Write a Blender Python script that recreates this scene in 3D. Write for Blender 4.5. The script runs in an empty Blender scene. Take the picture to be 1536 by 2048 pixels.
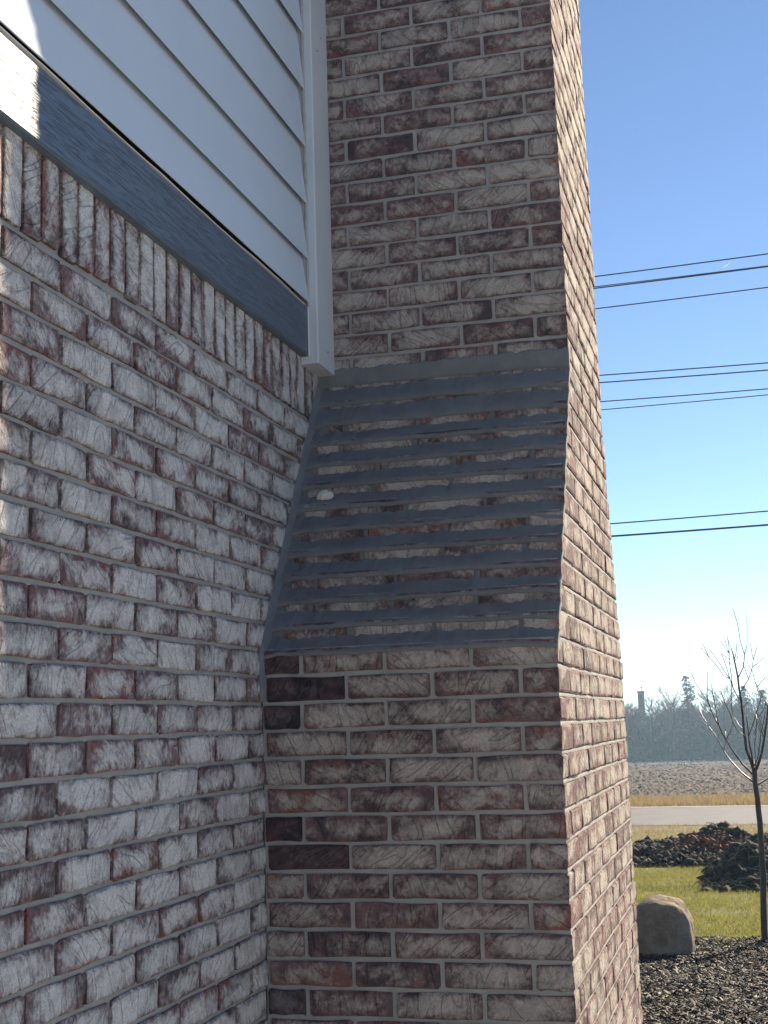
import bpy, math, random
import numpy as np
from mathutils import Vector, Matrix, noise as mnoise

R_ = math.radians
random.seed(7)
rng = np.random.default_rng(11)
scene = bpy.context.scene
COL = scene.collection
EYE = 1.65                                  # camera height above the ground at the house

# ------------------------------------------------------------------ camera
YAW, PITCH, ROLL, FPX = 0.2613, 0.1546, -0.0305, 2714.25
CX = 1.1875
_cy, _sy, _cp, _sp = math.cos(YAW), math.sin(YAW), math.cos(PITCH), math.sin(PITCH)
FW = Vector((-_sy * _cp, _cy * _cp, _sp))
_r = Vector((_cy, _sy, 0)); _u = _r.cross(FW)
_c, _s = math.cos(ROLL), math.sin(ROLL)
RT = _c * _r + _s * _u
UP = -_s * _r + _c * _u
CAM = Vector((CX, 0, EYE))
cd = bpy.data.cameras.new('camera')
cam = bpy.data.objects.new('camera', cd); COL.objects.link(cam)
cam.matrix_world = Matrix(((RT.x, UP.x, -FW.x, CAM.x), (RT.y, UP.y, -FW.y, CAM.y), (RT.z, UP.z, -FW.z, CAM.z), (0, 0, 0, 1)))
cd.sensor_fit = 'VERTICAL'; cd.sensor_height = 36.0; cd.lens = FPX / 2048 * 36.0
cd.clip_start = 0.05; cd.clip_end = 6000
scene.camera = cam

# ------------------------------------------------------------------ sky, sun, exposure
SUN_EL, SUN_AZ = R_(26), R_(22.85)           # azimuth measured from +Y towards +X
world = bpy.data.worlds.new('World'); scene.world = world; world.use_nodes = True
wn = world.node_tree.nodes; wl = world.node_tree.links
sky = wn.new('ShaderNodeTexSky'); sky.sky_type = 'NISHITA'; sky.sun_disc = False
sky.sun_elevation = SUN_EL; sky.sun_rotation = SUN_AZ
sky.altitude = 200; sky.air_density = 0.7; sky.dust_density = 0.0; sky.ozone_density = 2.4
bg = wn['Background']; bg.inputs['Strength'].default_value = 0.062
wl.new(sky.outputs['Color'], bg.inputs['Color'])
sl = bpy.data.lights.new('sun', 'SUN'); sl.energy = 4.7; sl.angle = R_(0.53); sl.color = (1.0, 0.845, 0.635)
so = bpy.data.objects.new('sun', sl); COL.objects.link(so)
sdir = Vector((math.sin(SUN_AZ) * math.cos(SUN_EL), math.cos(SUN_AZ) * math.cos(SUN_EL), math.sin(SUN_EL)))
so.rotation_euler = sdir.to_track_quat('Z', 'Y').to_euler(); so.location = (8, 6, 12)
vs = scene.view_settings
vs.view_transform = 'Standard'; vs.look = 'None'; vs.exposure = 1.44; vs.gamma = 1.0; vs.use_curve_mapping = False

# ------------------------------------------------------------------ helpers
def ray(px, py):
    return RT * ((px - 768) / FPX) - UP * ((py - 1024) / FPX) + FW
def at(px, py, Y):
    d = ray(px, py); return CAM + d * (Y / d.y)

def mk(name, verts, faces, mat, parent=None, smooth=False):
    me = bpy.data.meshes.new(name)
    me.from_pydata([tuple(v) for v in verts], [], faces)
    if mat: me.materials.append(mat)
    if smooth: me.polygons.foreach_set('use_smooth', [True] * len(me.polygons))
    me.update()
    o = bpy.data.objects.new(name, me); COL.objects.link(o)
    if parent: o.parent = parent
    return o
def mk_np(name, V, F, mat, parent=None):
    """V (n,3) array, F (m,k) array of constant k"""
    me = bpy.data.meshes.new(name)
    V = np.asarray(V, np.float32); F = np.asarray(F, np.int32)
    m, k = F.shape
    me.vertices.add(len(V)); me.vertices.foreach_set('co', V.ravel())
    me.loops.add(m * k); me.loops.foreach_set('vertex_index', F.ravel())
    me.polygons.add(m); me.polygons.foreach_set('loop_start', np.arange(0, m * k, k, dtype=np.int32))
    me.polygons.foreach_set('loop_total', np.full(m, k, np.int32))
    me.update(calc_edges=True); me.validate()
    if mat: me.materials.append(mat)
    o = bpy.data.objects.new(name, me); COL.objects.link(o)
    if parent: o.parent = parent
    return o
def tag(o, label=None, cat=None, group=None, kind=None):
    if label: o['label'] = label
    if cat: o['category'] = cat
    if group: o['group'] = group
    if kind: o['kind'] = kind
    return o
def empty(name, loc, label, cat, group=None):
    o = bpy.data.objects.new(name, None); COL.objects.link(o); o.location = loc
    o.empty_display_size = 0.1
    return tag(o, label, cat, group)
class MB:
    def __init__(s): s.v = []; s.f = []
    def box(s, x0, x1, y0, y1, z0, z1):
        b = len(s.v)
        s.v += [(x0, y0, z0), (x1, y0, z0), (x1, y1, z0), (x0, y1, z0), (x0, y0, z1), (x1, y0, z1), (x1, y1, z1), (x0, y1, z1)]
        s.f += [tuple(b + i for i in q) for q in ((0, 3, 2, 1), (4, 5, 6, 7), (0, 1, 5, 4), (1, 2, 6, 5), (2, 3, 7, 6), (3, 0, 4, 7))]
    def tube(s, pts, rad, n=6, cap=True):
        b = len(s.v); pts = [Vector(p) for p in pts]
        for i, p in enumerate(pts):
            t = (pts[min(i + 1, len(pts) - 1)] - pts[max(i - 1, 0)]).normalized()
            a = t.cross(Vector((0.31, 0.9, 0.11))).normalized(); c = t.cross(a)
            r = rad[i] if isinstance(rad, (list, tuple)) else rad
            for k in range(n):
                th = 2 * math.pi * k / n
                s.v.append(tuple(p + a * (r * math.cos(th)) + c * (r * math.sin(th))))
        for i in range(len(pts) - 1):
            for k in range(n):
                s.f.append((b + i * n + k, b + i * n + (k + 1) % n, b + (i + 1) * n + (k + 1) % n, b + (i + 1) * n + k))
        if cap:
            s.f.append(tuple(b + k for k in range(n))[::-1]); s.f.append(tuple(b + (len(pts) - 1) * n + k for k in range(n)))
    def build(s, name, mat, parent=None, smooth=False): return mk(name, s.v, s.f, mat, parent, smooth)

# ------------------------------------------------------------------ materials
def newmat(name):
    m = bpy.data.materials.new(name); m.use_nodes = True
    nt = m.node_tree; return m, nt, nt.nodes['Principled BSDF']
def N(nt, t, **k):
    n = nt.nodes.new(t)
    for a, v in k.items():
        if a.startswith('i_'):
            n.inputs[a[2:].replace('_', ' ')].default_value = v
        else: setattr(n, a, v)
    return n
def L(nt, a, b): nt.links.new(a, b)
def noise(nt, vec, scale, detail=4, rough=0.55, dist=0.0):
    n = N(nt, 'ShaderNodeTexNoise'); n.inputs['Scale'].default_value = scale; n.inputs['Detail'].default_value = detail
    n.inputs['Roughness'].default_value = rough; n.inputs['Distortion'].default_value = dist
    if vec is not None: L(nt, vec, n.inputs['Vector'])
    return n.outputs['Fac']
def ramp(nt, fac, stops):
    r = N(nt, 'ShaderNodeValToRGB'); e = r.color_ramp.elements
    while len(e) < len(stops): e.new(0.5)
    for i, (p, c) in enumerate(stops):
        e[i].position = p; e[i].color = (c, c, c, 1) if isinstance(c, (int, float)) else (*c, 1)
    L(nt, fac, r.inputs['Fac']); return r.outputs['Color']
def math_(nt, op, a, b=None, c=None, clamp=False):
    m = N(nt, 'ShaderNodeMath', operation=op); m.use_clamp = clamp
    for i, x in enumerate((a, b, c)):
        if x is None: continue
        if isinstance(x, (int, float)): m.inputs[i].default_value = x
        else: L(nt, x, m.inputs[i])
    return m.outputs[0]
def mix(nt, fac, a, b, mode='MIX'):
    m = N(nt, 'ShaderNodeMix', data_type='RGBA', blend_type=mode)
    for x, s in ((fac, m.inputs['Factor']), (a, m.inputs['A']), (b, m.inputs['B'])):
        if isinstance(x, (int, float)): s.default_value = x
        elif isinstance(x, tuple): s.default_value = (*x, 1)
        else: L(nt, x, s)
    return m.outputs['Result']
def mapping(nt, vec, scale=(1, 1, 1), rot=(0, 0, 0)):
    m = N(nt, 'ShaderNodeMapping'); m.inputs['Scale'].default_value = scale; m.inputs['Rotation'].default_value = rot
    L(nt, vec, m.inputs['Vector']); return m.outputs['Vector']
def bump(nt, bsdf, height, strength, dist):
    b = N(nt, 'ShaderNodeBump'); b.inputs['Strength'].default_value = strength; b.inputs['Distance'].default_value = dist
    L(nt, height, b.inputs['Height']); L(nt, b.outputs['Normal'], bsdf.inputs['Normal'])
def obj_vec(nt): return N(nt, 'ShaderNodeTexCoord').outputs['Object']
def pos_vec(nt): return N(nt, 'ShaderNodeNewGeometry').outputs['Position']

def brick_material(name, white, dark, w0, w1, b0, b1, mul=1.0, vert=0.5):
    m, nt, bs = newmat(name)
    oi = N(nt, 'ShaderNodeObjectInfo'); geo = N(nt, 'ShaderNodeNewGeometry')
    rnd = math_(nt, 'FRACT', math_(nt, 'ADD', oi.outputs['Random'], math_(nt, 'MULTIPLY', geo.outputs['Random Per Island'], 0.999)))
    off = N(nt, 'ShaderNodeCombineXYZ')
    for i, k in enumerate((37.7, 91.3, 53.9)): L(nt, math_(nt, 'MULTIPLY', rnd, k), off.inputs[i])
    add = N(nt, 'ShaderNodeVectorMath', operation='ADD'); L(nt, obj_vec(nt), add.inputs[0]); L(nt, off.outputs[0], add.inputs[1])
    v = add.outputs[0]
    r2 = math_(nt, 'FRACT', math_(nt, 'MULTIPLY', rnd, 17.31)); r3 = math_(nt, 'FRACT', math_(nt, 'MULTIPLY', rnd, 61.7)); r4 = math_(nt, 'FRACT', math_(nt, 'MULTIPLY', rnd, 143.9))
    fc = N(nt, 'ShaderNodeSeparateXYZ'); L(nt, N(nt, 'ShaderNodeAttribute', attribute_name='fc').outputs['Vector'], fc.inputs[0])
    cu = math_(nt, 'MULTIPLY', math_(nt, 'MULTIPLY', fc.outputs[0], math_(nt, 'SUBTRACT', 1.0, fc.outputs[0])), 4.0)
    cv_ = math_(nt, 'MULTIPLY', math_(nt, 'MULTIPLY', fc.outputs[1], math_(nt, 'SUBTRACT', 1.0, fc.outputs[1])), 4.0)
    cen = math_(nt, 'POWER', math_(nt, 'MULTIPLY', math_(nt, 'POWER', math_(nt, 'MAXIMUM', cu, 0.0001), 0.6), math_(nt, 'MAXIMUM', cv_, 0.0001)), 0.6)
    big = noise(nt, mapping(nt, v, (0.8, 0.8, 1.4)), 12, 2, 0.5, 0.5)
    mid = noise(nt, v, 46, 5, 0.64, 0.6)
    fine = noise(nt, v, 230, 3, 0.65)
    grit = noise(nt, mapping(nt, v, (1.3, 1.3, 0.8), (0, R_(20), 0)), 105, 4, 0.68, 0.4)
    ang = N(nt, 'ShaderNodeVectorRotate', rotation_type='Y_AXIS'); L(nt, v, ang.inputs['Vector']); L(nt, math_(nt, 'MULTIPLY', math_(nt, 'SUBTRACT', r3, 0.5), 2.2), ang.inputs['Angle'])
    cr = noise(nt, mapping(nt, ang.outputs[0], (1.0, 1.0, 0.22)), 30, 2, 0.45, 0.35)
    crease = ramp(nt, math_(nt, 'ABSOLUTE', math_(nt, 'SUBTRACT', cr, 0.5)), [(0.0, 1.0), (0.012, 0.5), (0.035, 0.0)])
    sx = 2.6 if vert > 0.4 else 0.9
    scrape = noise(nt, mapping(nt, ang.outputs[0], (sx, sx, 0.5 if vert > 0.4 else 1.6)), 44, 4, 0.62, 0.3)
    # wash of pale slip, heaviest on the middle of the face, worn off towards the arrises
    w = math_(nt, 'ADD', math_(nt, 'MULTIPLY', big, 1.25), math_(nt, 'MULTIPLY', mid, 0.85))
    w = math_(nt, 'ADD', w, math_(nt, 'MULTIPLY', scrape, 0.42))
    w = math_(nt, 'ADD', w, math_(nt, 'MULTIPLY', grit, 0.62))
    w = math_(nt, 'ADD', w, math_(nt, 'MULTIPLY', cen, 0.52))
    w = math_(nt, 'ADD', w, math_(nt, 'MULTIPLY', math_(nt, 'SUBTRACT', r2, 0.5), 0.34))
    w = math_(nt, 'SUBTRACT', w, 1.87 - white)
    wm = ramp(nt, w, [(0.0, 0.0), (0.11, 0.17), (0.23, 0.47), (0.38, 0.82), (0.55, 1.0)])
    body = mix(nt, ramp(nt, mid, [(0.35, 0.0), (0.65, 1.0)]), b0, b1)
    redm = ramp(nt, math_(nt, 'ADD', noise(nt, v, 17, 2, 0.5, 0.4), math_(nt, 'MULTIPLY', r3, 0.17)), [(0.67, 0.0), (0.77, 0.8)])
    body = mix(nt, redm, body, (0.235, 0.098, 0.085))
    dk = ramp(nt, math_(nt, 'ADD', noise(nt, v, 21, 3, 0.55, 0.5), math_(nt, 'MULTIPLY', math_(nt, 'SUBTRACT', r4, 0.5), 0.18)), [(0.48, 0.0), (0.64, dark)])
    body = mix(nt, dk, body, (0.060, 0.052, 0.058))
    wash = mix(nt, ramp(nt, fine, [(0.3, 0.0), (0.7, 1.0)]), w0, w1)
    wash = mix(nt, math_(nt, 'MULTIPLY', dk, 0.45), wash, tuple(x * 0.5 for x in w0))
    col = mix(nt, math_(nt, 'MULTIPLY', wm, 0.92), body, wash)
    col = mix(nt, math_(nt, 'MULTIPLY', crease, 0.24), col, (0.07, 0.045, 0.045))
    pit = ramp(nt, noise(nt, v, 120, 2, 0.5), [(0.71, 0.0), (0.77, 0.7)])
    col = mix(nt, pit, col, (0.05, 0.04, 0.04))
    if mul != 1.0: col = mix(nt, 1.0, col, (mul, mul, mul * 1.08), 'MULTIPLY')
    L(nt, col, bs.inputs['Base Color']); bs.inputs['Roughness'].default_value = 0.88
    bs.inputs['Specular IOR Level'].default_value = 0.12
    h = math_(nt, 'ADD', math_(nt, 'MULTIPLY', mid, 0.9), math_(nt, 'MULTIPLY', fine, 0.4))
    h = math_(nt, 'ADD', h, math_(nt, 'MULTIPLY', grit, 0.6))
    h = math_(nt, 'ADD', h, math_(nt, 'MULTIPLY', crease, -0.55)); h = math_(nt, 'ADD', h, math_(nt, 'MULTIPLY', scrape, 0.6))
    h = math_(nt, 'ADD', h, math_(nt, 'MULTIPLY', pit, -0.5)); h = math_(nt, 'ADD', h, math_(nt, 'MULTIPLY', wm, 0.25))
    bump(nt, bs, h, 0.9, 0.007)
    return m
M = {}
M['brick'] = brick_material('tumbled_brick', 0.17, 0.75, (0.365, 0.325, 0.285), (0.55, 0.50, 0.44), (0.115, 0.074, 0.076), (0.245, 0.163, 0.157), vert=0.3)
M['brick_wall'] = brick_material('washed_brick', 0.30, 0.65, (0.49, 0.475, 0.455), (0.84, 0.83, 0.805), (0.14, 0.096, 0.099), (0.31, 0.222, 0.218), vert=0.6)
M['brick_darker'] = brick_material('darker_brick', 0.0, 0.9, (0.30, 0.28, 0.27), (0.42, 0.40, 0.38), (0.12, 0.08, 0.08), (0.24, 0.165, 0.16), 0.5)  # brick with less wash, its colour multiplied darker and slightly bluer

def mortar_material(name, c0, c1, patch, bstr=0.5):
    m, nt, bs = newmat(name); v = pos_vec(nt)
    a = noise(nt, v, 260, 4, 0.7); b = noise(nt, v, 14, 4, 0.6)
    col = mix(nt, ramp(nt, b, [(0.3, 0.0), (0.7, 1.0)]), c0, c1)
    col = mix(nt, ramp(nt, a, [(0.55, 0.0), (0.8, 0.5)]), col, patch)
    L(nt, col, bs.inputs['Base Color']); bs.inputs['Roughness'].default_value = 0.92; bs.inputs['Specular IOR Level'].default_value = 0.2
    bump(nt, bs, math_(nt, 'ADD', math_(nt, 'MULTIPLY', a, 0.4), noise(nt, v, 60, 3)), bstr, 0.004)
    return m
M['mortar'] = mortar_material('joint_mortar', (0.27, 0.262, 0.245), (0.37, 0.36, 0.335), (0.17, 0.165, 0.155))
M['parge'] = mortar_material('fresh_grey_mortar', (0.135, 0.142, 0.150), (0.185, 0.192, 0.202), (0.10, 0.104, 0.11), 0.55)

def paint_material(name, col, rough, grain, spec=0.5, dirt=0.0):
    m, nt, bs = newmat(name); v = pos_vec(nt)
    g = noise(nt, mapping(nt, v, (10, 0.7, 20)), 4, 4, 0.55, 1.0)
    lines = ramp(nt, math_(nt, 'FRACT', math_(nt, 'MULTIPLY', g, 7.0)), [(0.0, 0.0), (0.12, 1.0), (0.8, 1.0), (1.0, 0.0)])
    d = noise(nt, v, 5, 4)
    col_ = col; c = mix(nt, math_(nt, 'MULTIPLY', ramp(nt, d, [(0.4, 0.0), (0.75, 1.0)]), dirt), col, tuple(x * 0.72 for x in col))
    if grain > 0.5: c = mix(nt, math_(nt, 'MULTIPLY', math_(nt, 'SUBTRACT', 1.0, lines), 0.55), c, tuple(x * 0.45 for x in col))
    L(nt, c, bs.inputs['Base Color'])
    L(nt, math_(nt, 'ADD', rough, math_(nt, 'MULTIPLY', d, 0.12)), bs.inputs['Roughness'])
    bs.inputs['Specular IOR Level'].default_value = spec
    bump(nt, bs, math_(nt, 'ADD', lines, math_(nt, 'MULTIPLY', noise(nt, v, 160, 2), 0.35)), grain, 0.0016)
    return m
M['siding'] = paint_material('siding_paint', (0.55, 0.63, 0.72), 0.6, 0.06, 0.3, 0.15)
M['frieze'] = paint_material('dark_trim_paint', (0.105, 0.145, 0.20), 0.40, 0.75, 0.5, 0.35)
M['corner'] = paint_material('corner_trim_paint', (0.58, 0.62, 0.66), 0.5, 0.25, 0.4, 0.3)
M['metal'] = paint_material('flashing_metal', (0.75, 0.75, 0.72), 0.3, 0.05, 0.6, 0.0)
M['void'] = paint_material('house_wrap_dark', (0.05, 0.05, 0.045), 0.9, 0.0, 0.1, 0.0)

def simple(name, cols, scale, rough=0.9, bs_=0.3, bd=0.01, spec=0.2, detail=5, stretch=(1, 1, 1), island=False, trans=0.0):
    m, nt, bs = newmat(name); v = mapping(nt, pos_vec(nt), stretch)
    a = noise(nt, v, scale, detail, 0.62); b = noise(nt, v, scale * 6.3, 3, 0.6)
    f = math_(nt, 'ADD', math_(nt, 'MULTIPLY', a, 0.7), math_(nt, 'MULTIPLY', b, 0.3))
    if island:
        g = N(nt, 'ShaderNodeNewGeometry')
        f = math_(nt, 'ADD', math_(nt, 'MULTIPLY', f, 0.5), math_(nt, 'MULTIPLY', g.outputs['Random Per Island'], 0.5))
        st = [(i / (len(cols) - 1), c) for i, c in enumerate(cols)]
    else:
        st = [(0.34 + 0.32 * i / (len(cols) - 1), c) for i, c in enumerate(cols)]
    cc = ramp(nt, f, st); L(nt, cc, bs.inputs['Base Color'])
    if trans:
        tr = N(nt, 'ShaderNodeBsdfTranslucent'); L(nt, cc, tr.inputs['Color']); ms = N(nt, 'ShaderNodeMixShader'); ms.inputs['Fac'].default_value = trans
        L(nt, bs.outputs[0], ms.inputs[1]); L(nt, tr.outputs[0], ms.inputs[2]); L(nt, ms.outputs[0], nt.nodes['Material Output'].inputs['Surface'])
    bs.inputs['Roughness'].default_value = rough; bs.inputs['Specular IOR Level'].default_value = spec
    if bs_: bump(nt, bs, math_(nt, 'ADD', a, math_(nt, 'MULTIPLY', b, 0.4)), bs_, bd)
    return m
M['turf'] = simple('turf', [(0.08, 0.09, 0.02), (0.13, 0.135, 0.035), (0.18, 0.17, 0.06)], 9, bs_=0.6, bd=0.03)
M['blade'] = simple('grass_blade', [(0.10, 0.12, 0.02), (0.17, 0.18, 0.035), (0.25, 0.235, 0.06), (0.36, 0.31, 0.15)], 3, rough=0.6, bs_=0, island=True, trans=0.55)
M['mulch'] = simple('mulch_soil', [(0.014, 0.012, 0.011), (0.03, 0.026, 0.023), (0.06, 0.052, 0.046)], 30, bs_=0.8, bd=0.03)
M['chip'] = simple('mulch_chip', [(0.005, 0.0048, 0.0048), (0.008, 0.0075, 0.007), (0.012, 0.011, 0.0105), (0.018, 0.016, 0.015), (0.10, 0.093, 0.086)], 20, rough=0.7, bs_=0.3, bd=0.004, spec=0.3, island=True)
M['soil'] = simple('dug_soil', [(0.014, 0.011, 0.009), (0.032, 0.025, 0.021), (0.062, 0.05, 0.041)], 12, bs_=0.9, bd=0.05)
M['clod'] = simple('soil_clod', [(0.010, 0.008, 0.007), (0.03, 0.024, 0.02), (0.095, 0.077, 0.062)], 9, bs_=0.6, bd=0.02, island=True)
M['root'] = simple('dead_roots', [(0.10, 0.075, 0.05), (0.22, 0.18, 0.13), (0.33, 0.28, 0.2)], 9, bs_=0.3, island=True)
M['redleaf'] = simple('red_leaves', [(0.16, 0.03, 0.02), (0.27, 0.06, 0.035)], 9, bs_=0, island=True)
M['asphalt'] = simple('road_surface', [(0.115, 0.115, 0.12), (0.135, 0.135, 0.14), (0.155, 0.155, 0.157)], 1.2, rough=0.8, bs_=0.2, bd=0.01)
M['roadline'] = simple('edge_line', [(0.45, 0.45, 0.44), (0.6, 0.6, 0.58)], 5, bs_=0)
M['verge'] = simple('dry_verge', [(0.16, 0.12, 0.055), (0.25, 0.19, 0.09), (0.33, 0.26, 0.14)], 3, bs_=0.7, bd=0.05)
M['verge_near'] = simple('near_verge', [(0.08, 0.075, 0.035), (0.15, 0.13, 0.065), (0.2, 0.17, 0.10)], 3, bs_=0.7, bd=0.05)
M['straw'] = simple('dry_grass', [(0.15, 0.115, 0.05), (0.30, 0.23, 0.11), (0.42, 0.34, 0.2)], 3, rough=0.7, bs_=0, island=True, trans=0.5)
M['field'] = simple('bare_field', [(0.065, 0.053, 0.045), (0.10, 0.084, 0.072), (0.145, 0.123, 0.106)], 1.6, bs_=0.9, bd=0.12, stretch=(0.6, 1.4, 1))
M['fclod'] = simple('field_clod', [(0.05, 0.042, 0.036), (0.10, 0.084, 0.072), (0.155, 0.135, 0.115), (0.28, 0.25, 0.20)], 3, bs_=0.3, island=True)
M['land'] = simple('bounce_land', [(0.28, 0.275, 0.265), (0.35, 0.345, 0.335), (0.42, 0.415, 0.405)], 0.6, bs_=0.4, bd=0.05)  # unseen near ground made pale so it bounces sun onto the shaded masonry
M['rock'] = simple('boulder_stone', [(0.16, 0.115, 0.08), (0.25, 0.19, 0.14), (0.35, 0.285, 0.22)], 7, rough=0.88, bs_=0.7, bd=0.02)
M['bark'] = simple('young_bark', [(0.018, 0.014, 0.013), (0.034, 0.027, 0.025), (0.055, 0.046, 0.042)], 30, rough=0.45, bs_=0.5, bd=0.004, spec=0.5)
M['farbark'] = simple('far_bark', [(0.022, 0.018, 0.016), (0.045, 0.037, 0.032)], 1.0, bs_=0)
M['twig'] = simple('far_twigs', [(0.07, 0.056, 0.047), (0.12, 0.098, 0.082), (0.20, 0.165, 0.138)], 1.0, bs_=0, island=True)
M['brush'] = simple('far_brush', [(0.02, 0.018, 0.016), (0.038, 0.034, 0.03), (0.06, 0.053, 0.045)], 1.0, bs_=0, island=True)
M['needle'] = simple('far_needles', [(0.018, 0.03, 0.016), (0.035, 0.052, 0.026), (0.055, 0.075, 0.04)], 1.0, bs_=0, island=True)
M['wire'] = simple('cable_sheath', [(0.02, 0.02, 0.022), (0.035, 0.035, 0.04)], 8, rough=0.6, bs_=0)
M['tower'] = simple('tower_masonry', [(0.12, 0.11, 0.105), (0.17, 0.16, 0.15)], 1.5, bs_=0.3)
M['foam'] = simple('white_lump', [(0.55, 0.52, 0.44), (0.72, 0.69, 0.6)], 60, bs_=0.8, bd=0.006)
M['weed'] = simple('weed_leaf', [(0.22, 0.25, 0.03), (0.38, 0.38, 0.06)], 30, rough=0.5, bs_=0, island=True)
M['deadleaf'] = simple('dead_leaf', [(0.30, 0.20, 0.10), (0.42, 0.29, 0.16)], 40, rough=0.7, bs_=0.2)
M['vapour'] = simple('vapour', [(0.85, 0.85, 0.85), (0.9, 0.9, 0.9)], 5, bs_=0, trans=0.6)
M['caulk'] = simple('old_caulk', [(0.30, 0.30, 0.29), (0.42, 0.42, 0.40)], 40, rough=0.6, bs_=0.4, bd=0.003)
M['roofdark'] = simple('interior_dark', [(0.05, 0.05, 0.05), (0.07, 0.07, 0.07)], 5, bs_=0)

# ------------------------------------------------------------------ the land
PY = [-200, 4, 9, 12.3, 14, 21, 31, 40.5, 200, 500, 1700]
PZ = [-1.60, -1.65, -1.9, -2.05, -2.08, -2.20, -2.41, -2.41, -6.64, -10.5, -22]
def gz(y): return float(np.interp(y, PY, PZ)) + EYE
ys = sorted(set(list(np.linspace(-180, 0, 8)) + list(np.arange(0, 45, 0.5)) + list(np.arange(45, 210, 5.0)) + list(np.linspace(210, 1600, 40))))
xs = sorted(set(list(np.linspace(-1200, -40, 14)) + list(np.arange(-40, 41, 2.0)) + list(np.linspace(40, 1200, 14))))
V = [(x, y, gz(y)) for y in ys for x in xs]; nx = len(xs)
F = [(j * nx + i, j * nx + i + 1, (j + 1) * nx + i + 1, (j + 1) * nx + i) for j in range(len(ys) - 1) for i in range(nx - 1)]
tag(mk('ground', V, F, M['land']), 'open grey land around the house, made pale to bounce light into the shade', kind='structure')
def sheet(name, x0, x1, y0, y1, dz, mat, label, step=0.5, edge=0.0, xstep=None):
    xs_ = np.linspace(x0, x1, max(2, int((x1 - x0) / (xstep or 1.0)) + 1)); yy = sorted(set(list(np.arange(y0, y1, step)) + [y1] + [p for p in PY if y0 < p < y1]))
    v = []
    for j, y in enumerate(yy):
        for x in xs_:
            q = y
            if edge and j in (0, len(yy) - 1): q = y + edge * mnoise.noise((x * 1.3, y, 3.1))
            v.append((x, q, gz(q) + dz))
    n = len(xs_)
    f = [(j * n + i, j * n + i + 1, (j + 1) * n + i + 1, (j + 1) * n + i) for j in range(len(yy) - 1) for i in range(n - 1)]
    return tag(mk(name, v, f, mat), label, kind='structure')
sheet('lawn', -12, 14, 12.6, 29.0, 0.006, M['turf'], 'short yellow green lawn between the mulch bed and the road', edge=0.2)
sheet('mulch_bed', -3, 9, 6.2, 13.25, 0.016, M['mulch'], 'dark mulch bed in front of the lawn', edge=0.35, xstep=0.2)
sheet('road_shoulder', -150, 150, 28.8, 31.2, 0.010, M['verge_near'], 'thin grassy shoulder on the near side of the road', edge=0.3, xstep=3)
sheet('road', -150, 150, 31.0, 37.3, 0.020, M['asphalt'], 'pale grey asphalt country road', xstep=5)
sheet('road_edge_line', -150, 150, 36.95, 37.1, 0.026, M['roadline'], 'worn pale line along the far edge of the road', xstep=5)
sheet('grass_verge', -150, 150, 37.25, 40.9, 0.014, M['verge'], 'strip of dry tan grass beyond the road', edge=0.3, xstep=2)
sheet('field', -160, 160, 40.4, 203, 0.022, M['field'], 'bare brown tilled field beyond the road', step=4, edge=0.4, xstep=8)

# ------------------------------------------------------------------ masonry
H = 0.0677                                  # one course
ZB = EYE - 0.0059                           # underside of course 0 (courses count downwards)
YL, YU, W = 3.2135, 3.7381, 0.742           # near face below and above the shoulder; projection from the wall
FL, FU = 4.8417, 4.6046                     # far end below and above
BH = 0.0575                                 # brick height
def zc(k): return ZB - k * H                # underside of the brick in course k

def brick_data(name, Lb, d, seed, mat, rough=1.0, hb=BH):
    r = random.Random(seed)
    e = 0.005
    cx = [0, e, Lb * 0.36, Lb * 0.66, Lb - e, Lb]; cz = [0, e, hb - e, hb]
    v = []; rim = []
    tilt = r.uniform(-1, 1) * 0.0012
    for iz, z in enumerate(cz):
        for ix, x in enumerate(cx):
            b = ix in (0, 5) or iz in (0, 3)
            jx = r.uniform(-1, 1) * (0.0015 if ix in (0, 5) else 0.006) * rough
            jz = r.uniform(-1, 1) * (0.0022 if iz in (0, 3) else 0.002) * rough
            if ix in (0, 5) and iz in (0, 3):            # worn corner
                jx += (1 if ix == 0 else -1) * r.uniform(0, 0.003); jz += (1 if iz == 0 else -1) * r.uniform(0, 0.003)
            y = (0.0016 + r.uniform(0, 0.002) if b else r.uniform(-1, 1) * 0.0014) * rough + tilt * (x / Lb - 0.5)
            v.append((x + jx, y, z + jz)); rim += [x / Lb, z / hb, 1.0 if b else 0.0]
    f = []
    for iz in range(3):
        for ix in range(5):
            a = iz * 6 + ix; f.append((a, a + 1, a + 7, a + 6))
    ring = [0, 1, 2, 3, 4, 5, 11, 17, 23, 22, 21, 20, 19, 18, 12, 6]
    n0 = len(v)
    for i in ring:
        v.append((v[i][0] + r.uniform(-1, 1) * 0.0008, d, v[i][2])); rim += [0.0, 0.0, 0.5]
    for i in range(16):
        j = (i + 1) % 16; f.append((ring[i], n0 + i, n0 + j, ring[j]))
    me = bpy.data.meshes.new(name); me.from_pydata(v, [], f); me.materials.append(mat)
    at_ = me.attributes.new('fc', 'FLOAT_VECTOR', 'POINT'); at_.data.foreach_set('vector', rim)
    me.update(); return me
PROTO = {}
for key, mat in (('c', 'brick'), ('w', 'brick_wall'), ('k', 'brick_darker')):
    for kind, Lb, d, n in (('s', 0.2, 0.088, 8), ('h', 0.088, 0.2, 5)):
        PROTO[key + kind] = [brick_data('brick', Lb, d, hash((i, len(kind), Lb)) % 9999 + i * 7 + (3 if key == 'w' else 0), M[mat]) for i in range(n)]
PROTO['wv'] = [brick_data('brick', 0.197, 0.088, 500 + i, M['brick_wall'], 0.55) for i in range(8)]
BASE = {'s': 0.2, 'h': 0.088, 'v': 0.197}
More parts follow.
